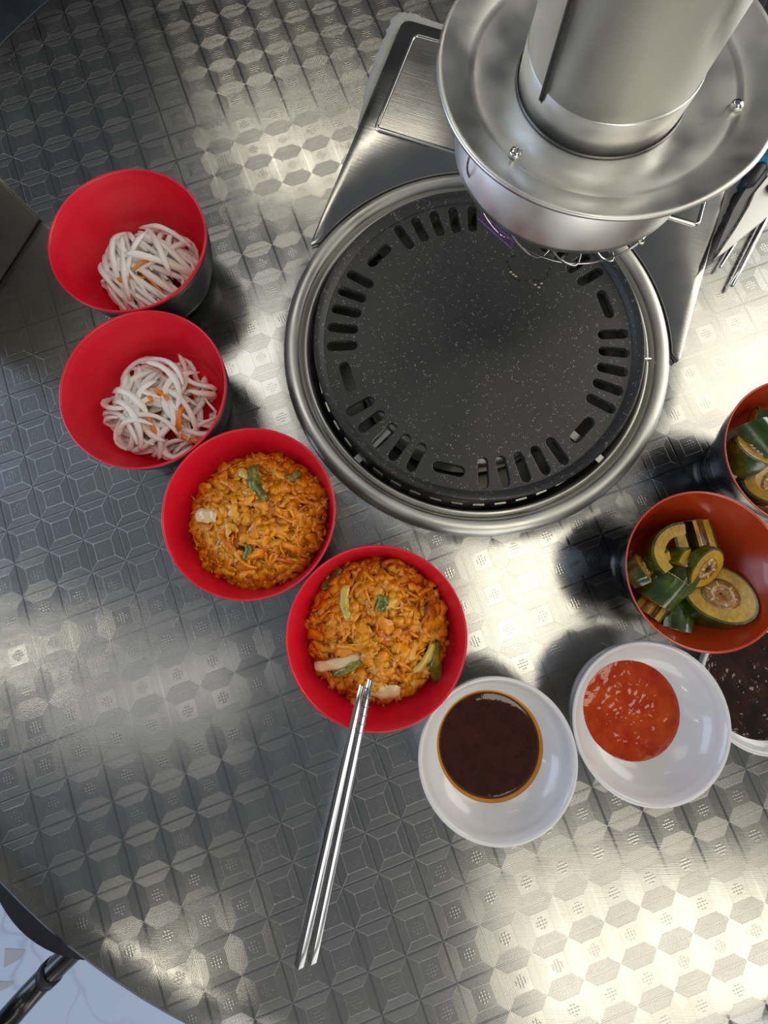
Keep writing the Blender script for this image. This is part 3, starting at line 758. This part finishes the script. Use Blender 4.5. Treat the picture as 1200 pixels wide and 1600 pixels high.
leafpiece('leaf_piece', 'small dark green square leaf in the centre of the cabbage with chopsticks', B4, hs4, 597, 942, .010, .007, 1.3, M['leaf'], lift=.0030)
leafpiece('leaf_piece', 'long olive leaf pointing down at the right edge of the cabbage with chopsticks', B4, hs4, 683, 1040, .026, .009, -1.45, M['leaf'], lift=.0045)
leafpiece('leaf_piece', 'thin olive leaf leaning left beside the long leaf at the bowl edge', B4, hs4, 665, 1030, .020, .005, .95, M['pale_leaf'], lift=.0040)
leafpiece('stem_piece', 'pale slice with dark green edge low left on the cabbage with chopsticks', B4, hs4, 528, 1037, .030, .007, .25, M['pale_stem'], bend=.1, lift=.0036)
leafpiece('leaf_piece', 'dark green peel below the pale slice on the cabbage with chopsticks', B4, hs4, 543, 1044, .020, .005, .55, M['leaf'], bend=.2, lift=.0030)
leafpiece('stem_piece', 'broad pale cabbage piece under the chopstick tips', B4, hs4, 597, 1083, .022, .010, -.15, M['pale_stem'], bend=.05, lift=.0030)

# ------------------------------------------------------------------ food: cucumber
def cucumber(label, loc, rot, R, a0, a1, T, name='cucumber_piece', ell=1.0, core=True, hollow=0.0):
    """sector of a cucumber: section in local xy from angle a0 to a1 (deg), thickness T along z"""
    t = thing(name, label, 'vegetable', loc, rot)
    full = a1 - a0 >= 359; n = max(6, int((a1 - a0) / 12)); sk = .0014
    am = math.radians((a0 + a1) / 2); hf = math.radians(a1 - a0) / 2; rcm = 0 if full else (hollow + R) * .5 * math.sin(hf) / hf * 1.15
    ox, oy = rcm * math.cos(am) * ell, rcm * math.sin(am)
    def sect(r_, i): 
        a = math.radians(a0 + (a1 - a0) * i / n); w_ = 1 + .03 * math.sin(3 * a + R * 900)
        return (r_ * w_ * math.cos(a) * ell - ox, r_ * w_ * math.sin(a) - oy)
    def shell(r_in, r_out, z0, z1, bulge=0.0):
        bm = bmesh.new(); cols = []
        N = n if full else n + 1
        for i in range(N):
            xi, yi = sect(r_in, i); xo, yo = sect(r_out, i)
            cols.append([bm.verts.new((xi, yi, z0)), bm.verts.new((xo, yo, z0)), bm.verts.new((xo, yo, z0 + T * .08)), bm.verts.new((xo + (xo + ox) * bulge, yo + (yo + oy) * bulge, (z0 + z1) / 2)), bm.verts.new((xo, yo, z1 - T * .08)), bm.verts.new((xo, yo, z1)), bm.verts.new((xi, yi, z1))])
        m_ = len(cols[0])
        for i in range(N if full else N - 1):
            A, B = cols[i], cols[(i + 1) % N]
            for j in range(m_): bm.faces.new((A[j], A[(j + 1) % m_], B[(j + 1) % m_], B[j]))
        if not full: bm.faces.new(cols[0]); bm.faces.new(cols[-1][::-1])
        bmesh.ops.recalc_face_normals(bm, faces=bm.faces[:]); return bm
    rin = max(hollow, .0008)
    o = obj('skin', shell(R - sk, R, -T / 2, T / 2, .02), M['cuke_skin'], t); sharp(o, 50)
    o = obj('flesh', shell(rin, R - sk, -T / 2 - .0004, T / 2 + .0004), M['cuke_flesh'], t); sharp(o, 50)
    if core:
        o = obj('seed_core', shell(max(rin, .0012), R * .52, -T / 2 - .0008, T / 2 + .0009), M['cuke_core'], t)
        rnd = random.Random(int(R * 1e6 + T * 1e5)); 
        for k in range(6):
            a = math.radians(a0 + (a1 - a0) * (k + .5) / 6); rr = R * .36; bm = bmesh.new(); bmesh.ops.create_icosphere(bm, subdivisions=1, radius=.0010)
            for v in bm.verts: v.co = Matrix.Rotation(a, 3, 'Z') @ Vector((v.co.x * 2.0, v.co.y * .8, v.co.z * .6))
            s_ = obj('seed', bm, M['seed'], t); s_.location = (rr * math.cos(a) * ell - ox, rr * math.sin(a) - oy, T / 2 + .0009)
    return t
D_ = math.radians
def cu(label, px, py, z, rot, *a, **k): return cucumber(label, P(px, py, z), tuple(D_(x) for x in rot), *a, **k)
cu('large thick round cucumber slice lying face up, lowest right in the whole orange bowl', 1115, 934, .031, (-24, -8, 0), .0190, 0, 360, .0140, ell=1.05)
cu('oval hollow cucumber slice leaning in the middle of the whole orange bowl', 1097, 886, .037, (8, 26, -38), .0145, 0, 360, .0060, ell=.80, hollow=.0030)
cu('blocky cucumber chunk with seedy face up at the top of the whole orange bowl', 1083, 846, .034, (84, 0, 6), .0135, 195, 345, .0245)
cu('curved yellow cucumber crescent at the top left of the whole orange bowl', 1030, 850, .040, (8, 10, 150), .0205, -66, 66, .0070, core=False, hollow=.0130)
cu('shiny green cucumber chunk with skin up, left of the large slice', 1036, 920, .037, (74, 10, 144), .0130, 30, 150, .0190)
cu('green cucumber chunk with yellow cut end at the bottom of the pile', 1059, 962, .027, (78, 10, -20), .0140, 35, 145, .0210)
cu('flat yellow-green cucumber wedge against the lower left wall', 1022, 942, .032, (90, 14, 140), .0095, 200, 330, .0170)
cu('olive cucumber wedge standing at the left of the pile', 1019, 882, .037, (20, -30, 80), .0170, 40, 140, .0070, core=False, hollow=.0080)
cu('yellow seedy cucumber quarter behind the hollow slice', 1064, 872, .034, (20, 20, 30), .0150, 10, 130, .0090)
cu('dark green cucumber wedge between the hollow and the large slice', 1066, 906, .033, (76, 0, 150), .0120, 30, 150, .0200)
cu('amber cucumber end touching the left wall of the whole orange bowl', 992, 890, .036, (30, 40, 80), .0110, 10, 170, .0100)
cu('small cucumber chunk under the middle of the pile', 1045, 898, .025, (80, 5, 20), .0130, 20, 160, .0220)
cu('big green cucumber chunk with skin up in the bowl at the right picture edge', 1188, 694, .040, (70, 0, 12), .0185, 20, 160, .0260)
cu('brown seedy cucumber slice at the bottom of the bowl at the right picture edge', 1192, 757, .033, (12, 10, 0), .0160, 0, 360, .0090)
cu('yellow cucumber wedge against the lower left wall of the bowl at the picture edge', 1172, 770, .038, (10, -20, -40), .0170, 205, 290, .0080, core=False, hollow=.0100)
cu('amber cucumber half at the left wall of the bowl at the picture edge', 1157, 712, .040, (10, 30, 90), .0150, 10, 170, .0140)
cu('small green cucumber piece at the top of the bowl at the right picture edge', 1201, 660, .038, (70, 20, 60), .0120, 15, 165, .0180)

# ------------------------------------------------------------------ chopsticks on the cabbage bowl
def chopstick(label, p0, p1, w0, w1, group, notch=True):
    """p0 = thick end, p1 = tip"""
    d = p1 - p0; L_ = d.length; z = d.normalized(); q = z.to_track_quat('Z', 'Y')
    t = thing('steel_chopstick', label, 'chopstick', p0, q.to_euler(), group)
    n = 14; pts = [(0, 0, L_ * k / n) for k in range(n + 1)]; rad = [w0 + (w1 - w0) * (k / n) for k in range(n + 1)]; rad[0] *= .93; rad[-1] *= .8
    bm = tube(pts, rad, 4, flat=.62, up=(0, 1, 0), twist=0.0); bevel(bm, .00035, 2, 40)
    o = obj('shaft', bm, M['stick_steel'], t); sharp(o, 30)
    if notch:
        bm = bmesh.new()
        for k in range(6):
            zz = L_ - .006 - k * .0055; r = w0 + (w1 - w0) * zz / L_ + .0002
            tube([(0, 0, zz), (0, 0, zz + .0004)], r, 4, bm, flat=.62, up=(0, 1, 0))
        obj('grip_notches', bm, M['dark_steel'], t, smooth=False)
    return t
def line_over(px0, py0, z0, px1, py1, pxr, pyr, zr):
    a = P(px0, py0, z0); 
    # tip height so that the stick clears the rim at height zr
    lo, hi = .03, .10
    for _ in range(40):
        m_ = (lo + hi) / 2; b = P(px1, py1, m_); r = math.hypot(RB[3].x - 0, 0)
        # height where the stick crosses the rim circle
        best = None
        for k in range(200):
            q = a.lerp(b, k / 199)
            if (Vector((q.x, q.y)) - Vector((RB[3].x, RB[3].y))).length < .0536: best = q.z; break
        if best is None or best < zr: lo = m_
        else: hi = m_
    return a, P(px1, py1, hi)
a, b = line_over(467, 1510, .0026, 566, 1070, 0, 0, .0478)
chopstick('left one of the two steel chopsticks leaning on the cabbage bowl, tip slightly lower', a, b, .0034, .0020, 'steel chopsticks on the cabbage bowl', notch=False)
a, b = line_over(487, 1503, .0026, 579, 1061, 0, 0, .0480)
chopstick('right one of the two steel chopsticks leaning on the cabbage bowl, with notched tip', a, b, .0034, .0020, 'steel chopsticks on the cabbage bowl')

# chopsticks beside the scissors
chopstick('long pale steel chopstick lying under the scissors at the right edge, lower one', Vector((0.27095, 0.21332, 0.004)) + (Vector((0.30732, 0.27648, 0.004)) - Vector((0.27095, 0.21332, 0.004))) * 3.2, Vector((0.27095, 0.21332, 0.004)), .0030, .0022, 'chopsticks beside the scissors', notch=False)
chopstick('pale steel chopstick whose tip peeks out below the scissor blade', Vector((0.26371, 0.22927, 0.004)) + (Vector((0.27706, 0.24931, 0.004)) - Vector((0.26371, 0.22927, 0.004))) * 9, Vector((0.26371, 0.22927, 0.004)), .0028, .0016, 'chopsticks beside the scissors', notch=False)

# ------------------------------------------------------------------ scissors
def make_scissors():
    z0 = .012; tip = P(1110, 411, z0); piv = P(1201, 300, z0)
    d = piv - tip; ang = math.atan2(d.y, d.x); L_ = d.length
    t = thing('kitchen_scissors', 'kitchen scissors with broad steel blade, serrated second blade and black and teal handles', 'scissors', (piv.x, piv.y, z0), (0, 0, ang))
    # local +x away from tip; blades run to -x
    front = [(-L_, 0), (-L_ * .6, .0026), (-L_ * .3, .0058), (-.012, .0088), (.012, .0090), (.022, -.001), (.014, -.0090), (-.006, -.0120), (-.030, -.0100), (-L_ + .012, -.0028)]
    bm = bevel(prism(front[::-1], .0012, .0034), .0005, 1, 60)
    obj('front_blade', bm, M['hood_steel'], t, smooth=False)
    n = 30; back = []
    for k in range(n): f_ = k / (n - 1); back.append((-L_ + .002 + (L_ + .006) * f_, -.0010 + .0085 * f_ + (.0012 if k % 2 and k < 24 else 0)))
    back += [(.016, .0125), (-.004, .0165), (-.030, .0130), (-L_ + .010, .0032)]
    obj('serrated_blade', bevel(prism(back, -.0012, .0008), .0003, 1, 75), M['dark_steel'], t, smooth=False)
    obj('pivot_screw', lathe([(0, .0066), (.0034, .0064), (.0046, .0052), (.0046, .0034), (0, .0034)], 24), M['rubber'], t)
    def handle(s, zc):
        pts = smooth_curve([(.010, s * .003, zc), (.030, s * .010, zc), (.055, s * .012, zc), (.085, s * .030, zc), (.110, s * .034, zc), (.125, s * .022, zc), (.110, s * .008, zc), (.080, s * .006, zc), (.058, s * .011, zc)], 6)
        return tube(pts, .0046, 10, up=(0, 0, 1))
    h1 = obj('handle', handle(1, .0015), M['rubber'], t); h2 = obj('handle', handle(-1, -.0005), M['rubber'], t)
    for h, s, zc in ((h1, 1, .0015), (h2, -1, -.0005)):
        obj('teal_grip', tube(smooth_curve([(.075, s * .0270, zc + .002), (.098, s * .0350, zc + .002), (.117, s * .0320, zc + .002)], 6), .0040, 10), M['teal'], h)
    return t
make_scissors()
# black marker with a teal band lying behind the scissors
q0 = Vector((0.28434, 0.29224, 0.012)); q1 = Vector((0.30488, 0.31979, 0.012)); dd = (q1 - q0).normalized()
mk = thing('marker_pen', 'black marker pen with teal band behind the scissors at the right edge', 'pen', q0, dd.to_track_quat('Z', 'Y').to_euler())
obj('pen_cap', lathe([(0, -.002), (.0022, -.001), (.0044, .003), (.0050, .012), (.0050, .020), (0, .020)], 24), M['rubber'], mk)
obj('teal_band', lathe([(0, .020), (.0054, .020), (.0054, .034), (0, .034)], 24), M['teal'], mk)
obj('pen_barrel', lathe([(0, .034), (.0050, .034), (.0052, .100), (.0045, .106), (0, .106)], 24), M['rubber'], mk)

# ------------------------------------------------------------------ steel box at the left
def make_box():
    c = Vector((-0.28079, 0.27755, 0)); e = Vector((-0.30865, 0.21874, 0)); u = (e - c); u.z = 0; u.normalize(); v = Vector((u.y, -u.x, 0))
    if v.x > 0: v = -v
    t = thing('utensil_box', 'dark brushed steel box standing at the left picture edge beside the topmost red bowl', 'box', (c.x, c.y, 0), (0, 0, math.atan2(u.y, u.x)))
    # local +x along the visible side, local y to the hidden side
    s = 1 if (Matrix.Rotation(math.atan2(u.y, u.x), 3, 'Z') @ Vector((0, 1, 0))).dot(v) > 0 else -1
    bm = box((.060, s * .045, .052), (.120, .090, .104)); bevel(bm, .0035, 3)
    obj('body', bm, M['box_steel'], t)
    bm = box((.060, s * .045, .1065), (.124, .094, .005)); bevel(bm, .0018, 2)
    obj('lid', bm, M['box_steel'], t)
    obj('corner_edge', tube([(.0012, s * .0012, .004), (.0012, s * .0012, .102)], .0012, 8), M['steel'], t)
make_box()

# ------------------------------------------------------------------ chairs under and beyond the table
def make_chair(label, x, y, back, group):
    """round black seat; tubes run out from under the seat on side +x (the back) and bend up to a backrest"""
    t = thing('dining_chair', label, 'chair', (x, y, FLOOR), (0, 0, back), group)
    H_ = .44
    obj('seat', lathe([(0, H_ - .030), (.155, H_ - .030), (.166, H_ - .022), (.170, H_ - .006), (.162, H_ + .008), (.10, H_ + .014), (0, H_ + .016)], 72), M['seat'], t)
    obj('seat_frame', lathe([(0, H_ - .040), (.14, H_ - .040), (.14, H_ - .030), (0, H_ - .030)], 48), M['tube'], t)
    for s in (-1, 1):
        pts = smooth_curve([(.02, s * .100, H_ - .052), (.13, s * .105, H_ - .052), (.235, s * .108, H_ - .050), (.275, s * .110, H_ - .020), (.290, s * .110, H_ + .06), (.31, s * .110, H_ + .20), (.33, s * .110, H_ + .38)], 6)
        pf = obj('back_post', tube(pts, .0160, 16), M['tube'], t)
        obj('post_collar', tube([(.222, s * .1076, H_ - .0505), (.232, s * .1079, H_ - .0500)], .0178, 16), M['rubber'], pf)
        for fx in (-1, 1):
            lg = obj('leg', tube([(fx * .08, s * .09, H_ - .042), (fx * .165, s * .150, .008)], .0115, 14), M['tube'], t)
            obj('rubber_foot', lathe([(0, 0), (.015, 0), (.015, .016), (.0125, .020), (0, .020)], 20, c=(fx * .166, s * .151, 0)), M['rubber'], lg)
    b = box((.328, 0, H_ + .33), (.022, .25, .14)); bevel(b, .009, 3)
    obj('backrest', b, M['seat'], t)
    return t
make_chair('black round-seated chair tucked under the table edge, its back tube sticking out at lower left', -.392, -.368, math.atan2(-.66, -.75), 'black chairs round the table')
make_chair('black chair beyond the far table edge, only a dark corner showing at upper left', -.735, 1.055, math.radians(125), 'black chairs round the table')
